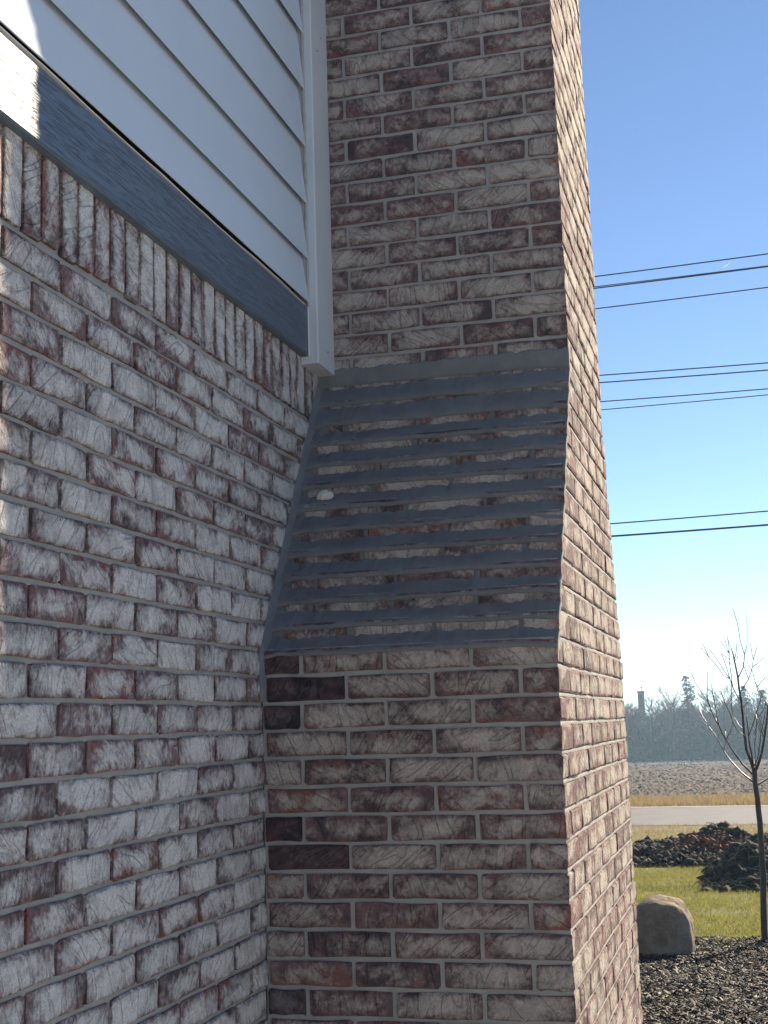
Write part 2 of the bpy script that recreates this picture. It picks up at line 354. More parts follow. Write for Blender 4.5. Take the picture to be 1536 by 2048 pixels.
def brick_matrix(b):
    kind, loc, rot, Lb = b['kind'], b['loc'], b['rot'], b['len']
    s = Lb / BASE[kind[1]]
    m = Matrix.Translation(loc) @ rot @ Matrix.Diagonal((s, b.get('sy', 1.0), b.get('sz', 1.0), 1))
    return m
ROT_F = Matrix.Identity(4)                               # face towards -Y, length along +X
ROT_X = Matrix.Rotation(math.pi / 2, 4, 'Z')             # face towards +X, length along +Y
def jitter(b, r):
    a = Matrix.Rotation(r.uniform(-1, 1) * 0.006, 4, 'Y')
    b['rot'] = b['rot'] @ a
    return b
def place_bricks(bricks, parent, limit, seed):
    """the bricks that show largest become objects of their own, the rest one joined part"""
    r = random.Random(seed)
    bricks.sort(key=lambda b: -b['rank'])
    for i, b in enumerate(bricks): b['mesh'] = PROTO[b['kind']][r.randrange(len(PROTO[b['kind']]))]; jitter(b, r)
    for b in bricks[:limit]:
        o = bpy.data.objects.new('brick', b['mesh']); COL.objects.link(o)
        o.parent = parent; o.matrix_local = parent.matrix_world.inverted() @ brick_matrix(b) if parent.type != 'EMPTY' else Matrix.Translation(-parent.location) @ brick_matrix(b)
    rest = bricks[limit:]
    if rest:
        by = {}
        for b in rest: by.setdefault(b['mesh'].materials[0].name, []).append(b)
        V = []; F = []; A = []
        for b in rest:
            n = len(V); mm = brick_matrix(b)
            V += [tuple(mm @ vv.co - parent.location) for vv in b['mesh'].vertices]
            A += [q for d in b['mesh'].attributes['fc'].data for q in d.vector]
            F += [tuple(n + q for q in p.vertices) for p in b['mesh'].polygons]
        me = bpy.data.meshes.new('remaining_bricks'); me.from_pydata(V, [], F); me.materials.append(rest[0]['mesh'].materials[0])
        at_ = me.attributes.new('fc', 'FLOAT_VECTOR', 'POINT'); at_.data.foreach_set('vector', A)
        me.update(); o = bpy.data.objects.new('brickwork', me); COL.objects.link(o); o.parent = parent; o['kind'] = 'stuff'
        o['label'] = 'more bricks of the same bond'
    return
def px_of(p):
    d = Vector(p) - CAM; t = d.dot(FW)
    return (768 + FPX * d.dot(RT) / t, 1024 - FPX * d.dot(UP) / t)
def seen(p, pad=30):
    x, y = px_of(p); return -pad < x < 1536 + pad and -pad < y < 2048 + pad

def bed_strip(m, axis, a0, a1, face, deep, z0, z1, off, seed):
    """mortar bed with uneven face and edges; axis 'x' faces -Y, axis 'y' faces +X"""
    n = max(2, int((a1 - a0) / 0.035)); b = len(m.v)
    for i in range(n + 1):
        a = a0 + (a1 - a0) * i / n
        o = 0.0011 * mnoise.noise((a * 23, seed, 1)) + 0.0007 * mnoise.noise((a * 71, seed, 5)); e0 = 0.0011 * mnoise.noise((a * 31, seed, 2)); e1 = 0.0011 * mnoise.noise((a * 31, seed, 3))
        f = face + (o if axis == 'x' else -o); mid = (z0 + z1) / 2; bul = -0.0006 if axis == 'x' else 0.0006
        for q, z in ((deep, z0), (f, z0 + e0), (f + bul, mid), (f, z1 + e1), (deep, z1)):
            p = (a, q, z) if axis == 'x' else (q, a, z); m.v.append((p[0] - off.x, p[1] - off.y, p[2] - off.z))
    for i in range(n):
        for q in range(4):
            u = b + i * 5 + q; m.f.append((u, u + 5, u + 6, u + 1) if axis == 'x' else (u, u + 1, u + 6, u + 5))

# ---- house wall
house = empty('brick_house', (0, 2.6, gz(2.6)), 'house wall of whitewashed red brick below and pale lap siding above a dark board', 'house')
HL = house.location
def hb(name, box, mat):
    m = MB(); x0, x1, y0, y1, z0, z1 = box
    m.box(x0 - HL.x, x1 - HL.x, y0 - HL.y, y1 - HL.y, z0 - HL.z, z1 - HL.z)
    return m.build(name, mat, house)
ZFB, ZFT = EYE + 1.043, EYE + 1.188                       # dark board, underside and top
GB = gz(0) - 0.35
wall = hb('brick_wall', (-0.12, -0.009, -3.0, 9.0, GB, ZFB + 0.05), M['mortar'])
hb('wall_backing', (-0.14, -0.022, -3.0, 9.0, ZFB + 0.052, EYE + 4.3), M['void'])
hb('house_body', (-6.0, -0.145, -2.95, 8.95, GB, EYE + 4.25), M['roofdark'])
wb = []
PITCHW = 0.2077
for k in range(-12, 25):
    z = zc(k)
    if z < GB + 0.2: break
    end = YU if k <= -2 else YL + 0.02
    y = 3.217 - 0.0 if k % 2 == 0 else 3.113
    y += PITCHW * 4
    while y > -0.2:
        y0, y1 = y - PITCHW + 0.0105, y
        y1c = min(y1, end)
        if y1c - y0 > 0.025:
            sz = 1.0
            cxy = (0, (y0 + y1c) / 2, z + 0.03); vis = seen(cxy, 60)
            wb.append(dict(kind='wh' if y1c - y0 < 0.12 else 'ws', loc=Vector((0.0 + random.uniform(-1, 1) * 0.0012, y0 + random.uniform(-1, 1) * 0.002, z)), rot=ROT_X, len=y1c - y0,
                           rank=(1000 if vis else 0) + 10 / ((cxy[1] - 0) ** 2 + 0.01)))
        y -= PITCHW
for k in range(-12, 25):                                  # the wall goes on beyond the chimney
    z = zc(k)
    if z < GB + 0.2: break
    y = (FU if k <= -14 else FL - 0.0) - (0.1 if k % 2 else 0.0)
    while y < 8.9:
        y0 = max(y, FL if k > -3 else FU + 0.02)
        wb.append(dict(kind='ws', loc=Vector((0.0, y0, z)), rot=ROT_X, len=y + PITCHW - 0.0105 - y0, rank=-5.0)); y += PITCHW
# soldier course
rotv = ROT_X @ Matrix.Rotation(-math.pi / 2, 4, 'Y')      # length runs up
i = -18
ZS = EYE + 0.879
while True:
    y = 2.043 + 0.0683 * i
    i += 1
    if y > YU - 0.03: break
    vis = seen((0, y, ZS + 0.1), 30)
    wb.append(dict(kind='wv', loc=Vector((random.uniform(-1, 1) * 0.002, y + 0.0615 + random.uniform(-1, 1) * 0.0015, ZS + random.uniform(-0.004, 0.006))), rot=rotv, len=0.19, sz=0.0595 / BH,
                   rank=(1000 if vis else 0) + 10 / (y * y + 0.01)))
m = MB()
for k in range(-13, 25):
    if zc(k) < GB + 0.2: break
    bed_strip(m, 'y', -0.3, YU, -0.0062, -0.03, zc(k) - (H - BH) - 0.001, zc(k) + 0.001, HL, k * 2.3)
m.build('bed_joints', M['mortar'], wall)
bpy.context.view_layer.update()
nvis = sum(1 for b in wb if b['rank'] >= 1000)
wall_anchor = wall
def place_on(bricks, parent_obj, limit, seed):
    place_bricks(bricks, parent_obj, limit, seed)
# the wall mesh sits at the house's origin, so its bricks use the house's location as offset
class _P: pass
def place_wall(bricks, limit, seed):
    r = random.Random(seed)
    bricks.sort(key=lambda b: -b['rank'])
    off = Matrix.Translation(-HL)
    for b in bricks: b['mesh'] = PROTO[b['kind']][r.randrange(len(PROTO[b['kind']]))]; jitter(b, r)
    for b in bricks[:limit]:
        o = bpy.data.objects.new('brick', b['mesh']); COL.objects.link(o); o.parent = wall; o.matrix_local = off @ brick_matrix(b)
    V = []; F = []; A = []
    for b in bricks[limit:]:
        n = len(V); mm = off @ brick_matrix(b)
        V += [tuple(mm @ vv.co) for vv in b['mesh'].vertices]
        A += [q for d in b['mesh'].attributes['fc'].data for q in d.vector]
        F += [tuple(n + q for q in p.vertices) for p in b['mesh'].polygons]
    if V:
        o = mk('brickwork', V, F, M['brick_wall'], wall); o['kind'] = 'stuff'
        at_ = o.data.attributes.new('fc', 'FLOAT_VECTOR', 'POINT'); at_.data.foreach_set('vector', A)
place_wall(wb, min(nvis, 300), 5)

# dark board, flashing, siding, corner board
YC0, YC1 = 3.584, YU + 0.004                              # corner board along the wall
def board(name, x0, x1, y0, y1, z0, z1, mat, bev=0.003, seg=24, wav=0.0):
    """board along Y with eased edges"""
    v = []; f = []
    prof = [(x0, z0), (x1 - bev, z0), (x1, z0 + bev), (x1, z1 - bev), (x1 - bev, z1), (x0, z1)]
    for s in range(seg + 1):
        y = y0 + (y1 - y0) * s / seg
        wv = wav * mnoise.noise((y * 2.1, z0, 1.0))
        for x, z in prof: v.append((x + wv - HL.x, y - HL.y, z - HL.z))
    for s in range(seg):
        for q in range(6):
            f.append((s * 6 + q, s * 6 + (q + 1) % 6, (s + 1) * 6 + (q + 1) % 6, (s + 1) * 6 + q))
    f.append(tuple(range(6))[::-1][::-1]); f.append(tuple(seg * 6 + q for q in range(6))[::-1])
    o = mk(name, v, f, mat, house)
    return o
fb = board('frieze_board', -0.02, 0.022, -3.0, YC0 - 0.002, ZFB, ZFT, M['frieze'], 0.004)
fb['label'] = 'dark blue grey painted wood grain board between brick and siding'
board('frieze_board', -0.02, 0.022, FU + 0.02, 8.99, ZFB, ZFT, M['frieze'], 0.004, 4)
# wavy metal flashing that peeps out above the board
v = []; f = []; n = 160
for i in range(n + 1):
    y = -3 + (YC0 - 0.01 + 3) * i / n
    lift = 0.0075 + 0.0045 * mnoise.noise((y * 3.3, 0.4, 0)) + 0.002 * mnoise.noise((y * 11, 0.4, 5)); out = 0.0175 + 0.004 * mnoise.noise((y * 2.7, 9, 0))
    for x, z in ((-0.02, ZFT + 0.004), (out, ZFT + 0.002 + lift), (out + 0.0012, ZFT + 0.0005 + lift), (out, ZFT - 0.001 + lift), (-0.02, ZFT + 0.002)):
        v.append((x - HL.x, y - HL.y, z - HL.z))
for i in range(n):
    for q in range(5): f.append((i * 5 + q, i * 5 + (q + 1) % 5, (i + 1) * 5 + (q + 1) % 5, (i + 1) * 5 + q))
fl = mk('flashing_strip', v, f, M['metal'], house); fl['label'] = 'thin wavy pale metal edge above the dark board'
# lap siding: each board leans out at its lower edge
zs = [1.2015, 1.333, 1.500, 1.676, 1.853, 2.031, 2.205, 2.376, 2.552, 2.728, 2.904, 3.08, 3.256, 3.432, 3.608, 3.784, 3.96, 4.136]
for i in range(len(zs) - 1):
    z0, z1 = EYE + zs[i], EYE + zs[i + 1] + 0.03
    if i == 0: z1 = EYE + zs[1] + 0.03
    lean0, lean1 = 0.027, 0.006
    v = []; f = []; seg = 30
    for s in range(seg + 1):
        y = -3 + (YC0 - 0.004 + 3) * s / seg
        wv = 0.0011 * mnoise.noise((y * 1.3, i * 3.1, 2))
        for x, z in ((lean0 - 0.0035, z0 + 0.0005), (lean0 - 0.0008, z0), (lean0, z0 + 0.0012), (lean1, z1), (lean1 - 0.0035, z1)):
            v.append((x + wv - HL.x, y - HL.y, z - HL.z))
    for s in range(seg):
        for q in range(5): f.append((s * 5 + q, s * 5 + (q + 1) % 5, (s + 1) * 5 + (q + 1) % 5, (s + 1) * 5 + q))
    f.append((0, 1, 2, 3, 4)); f.append(tuple(seg * 5 + q for q in range(5))[::-1])
    mk('siding_board', v, f, M['siding'], house)
    y_a, y_b = FU + 0.02 - HL.y, 8.99 - HL.y
    vv = []
    for y in (y_a, y_b):
        for x, z in ((lean0 - 0.0035, z0 + 0.0005), (lean0 - 0.0008, z0), (lean0, z0 + 0.0012), (lean1, z1), (lean1 - 0.0035, z1)): vv.append((x, y, z - HL.z))
    mk('siding_board', vv, [(q, (q + 1) % 5, 5 + (q + 1) % 5, 5 + q) for q in range(5)] + [(0, 1, 2, 3, 4), (9, 8, 7, 6, 5)], M['siding'], house)
# corner board against the chimney
v = []; f = []; seg = 40; ZC0, ZC1 = EYE + 1.021, EYE + 4.25
for s in range(seg + 1):
    z = ZC0 + (ZC1 - ZC0) * s / seg
    e = 0.002 * mnoise.noise((z * 9, 3, 1)) if s else 0
    for x, y in ((-0.02, YC0), (0.047, YC0), (0.050, YC0 + 0.003), (0.050, YC1 - 0.005 + e), (0.047, YC1 - 0.001 + e), (-0.02, YC1 - 0.001)):
        v.append((x - HL.x, y - HL.y, z - HL.z))
for s in range(seg):
    for q in range(6): f.append((s * 6 + q, s * 6 + (q + 1) % 6, (s + 1) * 6 + (q + 1) % 6, (s + 1) * 6 + q))
f.append(tuple(range(6))[::-1]); f.append(tuple(seg * 6 + q for q in range(6)))
cb = mk('corner_board', v, f, M['corner'], house); cb['label'] = 'grey white vertical trim board against the chimney'
# old caulk seam along the corner board, with smears at the laps
m = MB(); pts = []; rad = []
for s in range(90):
    z = EYE + 1.19 + s * 0.034
    pts.append((0.0225 + 0.002 * mnoise.noise((z * 7, 1, 1)) - HL.x, YC0 - 0.002 - HL.y, z - HL.z)); rad.append(0.0045 + 0.0035 * abs(mnoise.noise((z * 11, 5, 2))))
m.tube(pts, rad, 6); m.build('caulk_seam', M['caulk'], house, True)
m = MB(); pts = []
for s in range(20):
    z = ZFB + 0.002 + s * (ZFT - ZFB) / 19; pts.append((0.022 - HL.x, YC0 - 0.003 - HL.y, z - HL.z))
m.tube(pts, 0.0022, 6); m.build('caulk_bead', M['metal'], house, True)
# nail heads
for (y, z) in ((3.675, 1.076), (3.64, 2.0), (3.68, 2.06)):
    m = MB(); p = Vector((0.0495, y, EYE + z)) - HL; m.tube([p, p + Vector((0.0014, 0, 0))], 0.0028, 8); m.build('nail_head', M['void'], cb)
bpy.context.view_layer.update()

# ---- chimney
chim = empty('brick_chimney', (W / 2, (YL + FL) / 2, gz(4)), 'tall red brick chimney with a stepped shoulder patched with grey mortar', 'chimney')
CL = chim.location
KS0, KS1 = -3, -15                          # first and last course of the shoulder
NST = KS0 - KS1                             # steps
STEP = (YU - YL) / (NST)
def y_near(k):
    if k > KS0: return YL
    if k <= KS1: return YU
    return YL + (KS0 - k + 1) * STEP if (KS0 - k + 1) <= NST else YU
def y_far(k):
    if k > KS0: return FL
    if k <= KS1: return FU
    return FL + (FU - FL) * (KS0 - k + 1) / NST
KTOP, KBOT = -58, 26
REC = 0.008
m = MB()
def cbox(mm, *b):
    x0, x1, y0, y1, z0, z1 = b; mm.box(x0 - CL.x, x1 - CL.x, y0 - CL.y, y1 - CL.y, z0 - CL.z, z1 - CL.z)
JT = H - BH
cbox(m, -0.003, W - REC, YL + REC, FL - REC, GB, zc(KS0) - JT / 2)
m.build('mortar_core', M['mortar'], chim)
m = MB(); cbox(m, -0.003, W - REC, YU + REC, FU - REC, zc(KS1) - JT / 2, zc(KTOP)); m.build('mortar_core', M['mortar'], chim)
for k in range(KS0, KS1, -1):
    m = MB(); cbox(m, -0.003, W - REC, y_near(k) + 0.010, y_far(k) - REC, zc(k) - JT / 2, zc(k - 1) - JT / 2); m.build('mortar_core', M['mortar'], chim)
m = MB()
for k in range(KTOP, KBOT):
    z1 = zc(k); z0_ = z1 - JT
    if z0_ < GB: break
    yn = max(y_near(k), y_near(k + 1)); yf_ = min(y_far(k), y_far(k + 1))
    if not (KS1 <= k <= KS0): bed_strip(m, 'x', 0.0, W - 0.0022, yn + 0.0058, yn + 0.03, z0_ - 0.001, z1 + 0.001, CL, k * 3.7)
    bed_strip(m, 'y', yn + 0.0045, yf_ - 0.002, W - 0.0046, W - 0.03, z0_ + 0.0002, z1 - 0.0012, CL, k * 1.9 + 50)
m.build('bed_joints', M['mortar'], chim)
cb_list = []
PF = 0.2155
hj = []
def add(kind, x, y, z, rot, ln, rank, **kw): cb_list.append(dict(kind=kind, loc=Vector((x, y, z)), rot=rot, len=ln, rank=rank, **kw))
for k in range(KTOP, KBOT):
    z = zc(k); yn, yf = y_near(k), y_far(k)
    if z < GB + 0.05: break
    shoulder = KS1 < k <= KS0
    if k > KS0: stretcher = k % 2 == 0
    elif k <= KS1: stretcher = k % 2 != 0
    else: stretcher = {-3: 0, -4: 1, -5: 1, -6: 0, -7: 0, -8: 1, -9: 0, -10: 0, -11: 1, -12: 1, -13: 0, -14: 1}[k]
    vis = seen((W, yn, z + 0.03), 40)
    rk = 2000 if vis else 0
    jy = lambda: random.uniform(-1, 1) * 0.0012
    jx = lambda: random.uniform(-1, 1) * 0.0018
    dd = 1.0
    if stretcher:
        add('cs', W - 0.2035, yn + jy(), z, ROT_F, 0.2035, rk + 50); x = W - 0.2035 - 0.0115; oy = yn + 0.088 + 0.0105
    else:
        add('ch', W - 0.086, yn + jy(), z, ROT_F, 0.086, rk + 50); x = W - 0.086 - 0.0115; oy = yn + 0.2 + 0.0105
    while x > 0.03:
        x0 = max(x - (PF - 0.0115), (0.026 + 0.03 * random.random()) if shoulder else 0.004)
        if x - x0 < 0.02: break
        darker = (k in (-2, -1) and x < 0.25) or (k in (4,) and x < 0.13) or (k == 5 and x < 0.25) or (k in (0, 10) and x < 0.15)  # picks the darker brick at the wall end of a few courses
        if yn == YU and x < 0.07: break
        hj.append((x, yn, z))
        add(('k' if darker else 'c') + ('h' if x - x0 < 0.12 else 's'), x0 + jx() * (x0 > 0.02), yn + jy(), z, ROT_F, x - x0, rk + 40, sy=0.44 if x - x0 < 0.12 else 1.0)
        x -= PF
    # outer face, sunlit
    y = oy; n = 0; po = 0.2045
    while y < yf - 0.02:
        y1 = min(y + po - 0.0105, yf)
        if yf - y1 < 0.05: y1 = yf
        add('ch' if y1 - y < 0.12 else 'cs', W + random.uniform(-1, 1) * 0.0015, y, z + random.uniform(-1, 1) * 0.001, ROT_X, y1 - y, (1000 if vis and seen((W, y, z)) else 0) + 60 / y + (k if k < 12 else -99) * 0.25, sy=0.44 if y1 - y < 0.12 else 1.0)
        y = y1 + 0.0105; n += 1
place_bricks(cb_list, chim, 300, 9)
m = MB()
for x, yn, z in hj: cbox(m, x + 0.0005, x + 0.0115, yn + 0.0050 + random.uniform(-1, 1) * 0.001, yn + 0.02, z - 0.001, z + BH + 0.001)
m.build('head_joints', M['mortar'], chim)['kind'] = 'stuff'

# mortar bands trowelled over the steps of the shoulder
def band(j, top):
    """wedge on the ledge between course KS0-j+1 (below) and the next one up"""
    k_lo = KS0 + 1 - j; k_up = k_lo - 1
    y0 = y_near(k_lo); y1 = y_near(k_up); zt = zc(k_up) - JT                    # top of lower brick
    n = 150; v = []; f = []
    sd = j * 17.3
    hgt = 0.033 if j < NST - 2 else (0.046 if j < NST else 0.038)
    for i in range(n + 1):
        t = i / n; x = -0.001 + (W + 0.0025) * t
        dr = max(0.0, (t - 0.86) / 0.14); droop = -0.008 * dr * dr * (0.5 + 0.8 * random.Random(j).random())
        lo = 0.003 * mnoise.noise((x * 7, sd, 0)) + 0.0012 * mnoise.noise((x * 90, sd, 2)) + 0.002 * mnoise.noise((x * 31, sd, 4))
        hi = 0.005 * mnoise.noise((x * 6, sd, 7)) + 0.006 * mnoise.noise((x * 37, sd, 9)) + 0.004 * mnoise.noise((x * 95, sd, 9))
        fill = max(0.0, 1 - t / 0.06)                                           # packs up against the wall
        bul = 0.0014 * mnoise.noise((x * 5, sd, 3)); rr = 0.0
        low = zt - 0.015 + lo - 0.006 * fill; up = zt + hgt + hi + 0.012 * fill + droop
        up = max(up, zt + 0.012); low = min(low + droop * 0.9, up - 0.012)
        prof = [(y0 + 0.006, low - 0.001), (y0 - 0.0014 + rr, low), (y0 - 0.0026 + bul * 0.4 + rr, low + 0.009), (y0 - 0.0026 + (y1 - y0) * 0.34 + bul, low + 0.009 + (up - low - 0.009) * 0.36),
                (y0 - 0.0026 + (y1 - y0) * 0.70 + bul, low + 0.009 + (up - low - 0.009) * 0.72), (y1 - 0.0046, up - 0.005), (y1 - 0.0030, up), (y1 + 0.02, up + 0.001)]
        for y, z in prof: v.append((x - CL.x, y - CL.y, z - CL.z))
    P = 8
    for i in range(n):
        for q in range(P): f.append((i * P + q, (i + 1) * P + q, (i + 1) * P + (q + 1) % P, i * P + (q + 1) % P))
    f.append(tuple(range(P))); f.append(tuple(n * P + q for q in range(P))[::-1])
    o = mk('mortar_band', v, f, M['parge'], chim, True)
    for p in list(o.data.polygons)[-2:]: p.use_smooth = False
for j in range(0, NST + 1): band(j, False)
# grey mortar pressed into the upright joints of the shoulder and along the wall
for k in range(KS0, KS1, -1):
    yn = y_near(k)
    m = MB(); cbox(m, 0.0, W - 0.004, yn + 0.0034, yn + 0.0095, zc(k) - JT, zc(k) + BH); m.build('joint_fill', M['parge'], chim)
v = []; f = []; n = 90
for i in range(n + 1):
    t = i / n; z = zc(-1) + t * (zc(KS1) - zc(-1) + 0.01); kk = (z - zc(KS0) + JT) / H
    yb = YL + max(0.0, min(1.0, kk / NST)) * (YU - YL)
    w_ = 0.004 + 0.003 * mnoise.noise((z * 9, 2, 2)) + 0.003 * mnoise.noise((z * 27, 1, 2))
    for x, y in ((-0.006, yb + 0.05), (-0.006, yb - 0.012 - w_), (0.0022, yb - 0.010 - w_), (0.0045, yb - 0.006), (0.008 + w_, yb + 0.006), (0.012 + w_, yb + 0.05)):
        v.append((x - CL.x, y - CL.y, z - CL.z))
for i in range(n):
    for q in range(6): f.append((i * 6 + q, i * 6 + (q + 1) % 6, (i + 1) * 6 + (q + 1) % 6, (i + 1) * 6 + q))
mk('mortar_fillet', v, f, M['parge'], chim, True)

# white lump stuck on the shoulder
kl = -9
pl = Vector((0.083, y_near(-9) - 0.012, zc(-9) + 0.017))
def lump(r0, seed, sc, sub=3):
    import bmesh
    bm = bmesh.new(); bmesh.ops.create_icosphere(bm, subdivisions=sub, radius=1)
    for vv in bm.verts:
        c = vv.co.copy(); k = 1 + 0.35 * mnoise.noise(c * 1.7 + Vector((seed, 0, 0))) + 0.16 * mnoise.noise(c * 4.5 + Vector((0, seed, 0)))
        vv.co = Vector((c.x * sc[0], c.y * sc[1], c.z * sc[2])) * (r0 * k)
    return bm
bm = lump(0.017, 4.0, (1.25, 0.7, 0.95)); me = bpy.data.meshes.new('white_lump'); bm.to_mesh(me); bm.free(); me.materials.append(M['foam'])
o = bpy.data.objects.new('white_lump', me); COL.objects.link(o); o.location = pl
tag(o, 'small chalky white lump stuck on the grey mortar steps of the chimney', 'lump')

# ------------------------------------------------------------------ boulder
def boulder():
    import bmesh
    bm = bmesh.new(); bmesh.ops.create_icosphere(bm, subdivisions=5, radius=1)
    planes = [(Vector((0.05, -0.15, 1)).normalized(), 0.9), (Vector((1, -0.1, 0.1)).normalized(), 0.9), (Vector((-0.1, -1, 0.12)).normalized(), 0.74), (Vector((-0.75, -0.5, 0.55)).normalized(), 0.90),
              (Vector((0.75, -0.2, 0.7)).normalized(), 0.99), (Vector((0.6, -0.85, 0.1)).normalized(), 0.84), (Vector((0, 1, 0.2)).normalized(), 0.8), (Vector((-0.55, -0.1, 0.85)).normalized(), 0.88)]
    for vv in bm.verts:
        c = vv.co.normalized(); acc = 1.12 ** -14
        for nrm, d in planes:
            q = c.dot(nrm)
            if q > 0.05: acc += (d / q) ** -14
        r = 1.06 * acc ** (-1 / 14)
        r *= 1 + 0.045 * mnoise.noise(c * 2.6) + 0.022 * mnoise.noise(c * 7.0 + Vector((3, 1, 0))) + 0.008 * mnoise.noise(c * 21)
        vv.co = c * r
        vv.co.x *= 0.285; vv.co.y *= 0.25; vv.co.z *= 0.30
    for f_ in bm.faces: f_.smooth = True
    me = bpy.data.meshes.new('boulder'); bm.to_mesh(me); bm.free(); me.materials.append(M['rock'])
    o = bpy.data.objects.new('boulder', me); COL.objects.link(o)
    p = at(1320, 1860, 12.35); o.location = (p.x, 12.35, gz(12.35) + 0.195)
    tag(o, 'rounded tan boulder sitting at the edge of the dark mulch beside the chimney', 'boulder')
boulder()

# ------------------------------------------------------------------ young bare tree
TY = 13.1
tb = at(1530, 1883, TY)
tree = empty('young_tree', (tb.x, TY, gz(TY)), 'slender leafless young tree with dark bark standing in the mulch', 'tree')
TL = tree.location
def c7(p): return (1370 + p[0] / 4.876, 1180 + p[1] / 4.876)
def branch(name, pts, r0, r1, dy0, dy1, parent=tree, n=7, sub=2):
    P = []
    for i, p in enumerate(pts):
        t = i / (len(pts) - 1); P.append(at(p[0], p[1], TY + dy0 + (dy1 - dy0) * t))
    Q = []
    for i in range(len(P) - 1):
        for s in range(sub):
            q = P[i].lerp(P[i + 1], s / sub)
            if s: q += Vector((mnoise.noise(q * 3), mnoise.noise(q * 3 + Vector((9, 0, 0))), 0)) * 0.008
            Q.append(q)
    Q.append(P[-1])
    sc_ = 1.0 if name == 'trunk' else 0.82
    rad = [max(0.0034 if name == 'branch' else 0.0, sc_ * (r0 + (r1 - r0) * i / (len(Q) - 1))) for i in range(len(Q))]
    m = MB(); m.tube([q - TL for q in Q], rad, n); return m.build(name, M['bark'], parent, True)
trunk = branch('trunk', [(1530, 1893), (1529, 1870), (1527, 1806), (1527, 1754), (1523, 1695), (1520, 1646), (1515, 1597), (1510, 1564), (1508.5, 1535)], 0.031, 0.023, 0, 0, n=12)
B = [  # main limbs traced as they fork: points, radii, depth
    ('A', [(672, 1760), (600, 1560), (575, 1380), (545, 1060), (515, 850), (480, 680), (452, 565)], 0.020, 0.007, 0, 0.15),
    ('B', [(668, 1740), (625, 1480), (600, 1230)], 0.012, 0.006, 0, -0.25),
    ('C', [(655, 1795), (560, 1700), (480, 1590), (400, 1460), (330, 1320), (270, 1210), (235, 1110), (190, 1040), (110, 920), (38, 768)], 0.011, 0.003, 0, -0.4),
    ('D', [(675, 1880), (550, 1780), (450, 1670), (380, 1570), (320, 1450), (230, 1330), (150, 1280)], 0.010, 0.0025, 0, 0.4),
    ('E', [(690, 1760), (745, 1600), (780, 1400), (809, 1150), (830, 1000), (835, 620)], 0.017, 0.005, 0, -0.2),
    ('F', [(705, 1905), (809, 1840), (900, 1750), (960, 1560)], 0.007, 0.003, 0, 0.3),
    ('G', [(680, 1710), (715, 1620), (740, 1400), (790, 1150)], 0.008, 0.003, 0, 0.3),
    ('H', [(620, 1430), (690, 1210), (745, 1050), (700, 950), (660, 800), (600, 700)], 0.006, 0.002, -0.2, -0.5),
    ('I', [(522, 850), (570, 750), (580, 630), (540, 500), (510, 320), (460, 155)], 0.007, 0.0028, 0.1, 0.25),
    ('J', [(545, 990), (620, 870), (660, 750), (665, 680), (635, 480)], 0.006, 0.0025, 0.1, 0.45),
    ('K', [(545, 1085), (470, 960), (440, 870), (370, 830), (320, 750), (230, 650), (155, 565)], 0.006, 0.0025, 0.1, -0.3),
    ('L', [(470, 965), (438, 740), (430, 620), (345, 500), (333, 455)], 0.0045, 0.002, 0.0, 0.3),
    ('M', [(575, 1380), (520, 1310), (470, 1230), (450, 1100), (455, 860), (430, 700)], 0.005, 0.002, 0.1, 0.5),
    ('O', [(590, 1420), (530, 1390), (480, 1320), (440, 1200), (380, 1080), (350, 980)], 0.004, 0.0018, 0.0, -0.4),
    ('P', [(690, 1730), (680, 1500), (700, 1250), (760, 1180), (800, 1060)], 0.005, 0.0018, 0.1, 0.5),
]
TW = {'C': [[(235, 1110), (215, 1050), (222, 785)], [(270, 1210), (180, 1150), (120, 1050)], [(330, 1320), (300, 1150), (245, 850)], [(400, 1460), (440, 1380), (470, 1280)]],
      'D': [[(320, 1450), (325, 1360), (300, 1250)], [(380, 1570), (400, 1470), (395, 1380)], [(230, 1330), (170, 1230), (140, 1160)]],
      'I': [[(580, 630), (605, 540), (603, 220)]],
      'J': [[(665, 680), (728, 495)], [(660, 750), (720, 710), (795, 635)], [(620, 870), (560, 700), (500, 640)]],
      'K': [[(230, 650), (170, 515)], [(440, 870), (390, 800), (300, 660), (210, 535)], [(440, 870), (385, 700), (355, 625), (440, 680)]],
      'L': [[(430, 620), (410, 560), (378, 435)], [(432, 640), (425, 520), (402, 408)]],
      'A': [[(480, 680), (500, 590), (503, 510)], [(555, 1150), (620, 1090), (650, 1060)], [(500, 770), (470, 640), (420, 480)], [(515, 850), (480, 700), (520, 640)]],
      'E': [[(780, 1400), (740, 1300), (700, 1200), (750, 1240)], [(809, 1150), (750, 1030), (690, 900)], [(745, 1600), (700, 1540)], [(770, 1450), (735, 1330), (695, 1240)]],
      'H': [[(690, 1210), (700, 1330), (660, 1420)], [(700, 950), (780, 860), (830, 840)]],
      'G': [[(740, 1400), (700, 1280), (690, 1150)]]}
for nm, pts, r0, r1, d0, d1 in B:
    bo = branch('branch', [c7(p) for p in pts], r0, r1, d0, d1)
    for tw in TW.get(nm, []): branch('twig', [c7(p) for p in tw], 0.0052, 0.0034, (d0 + d1) / 2, d1, bo, 5)

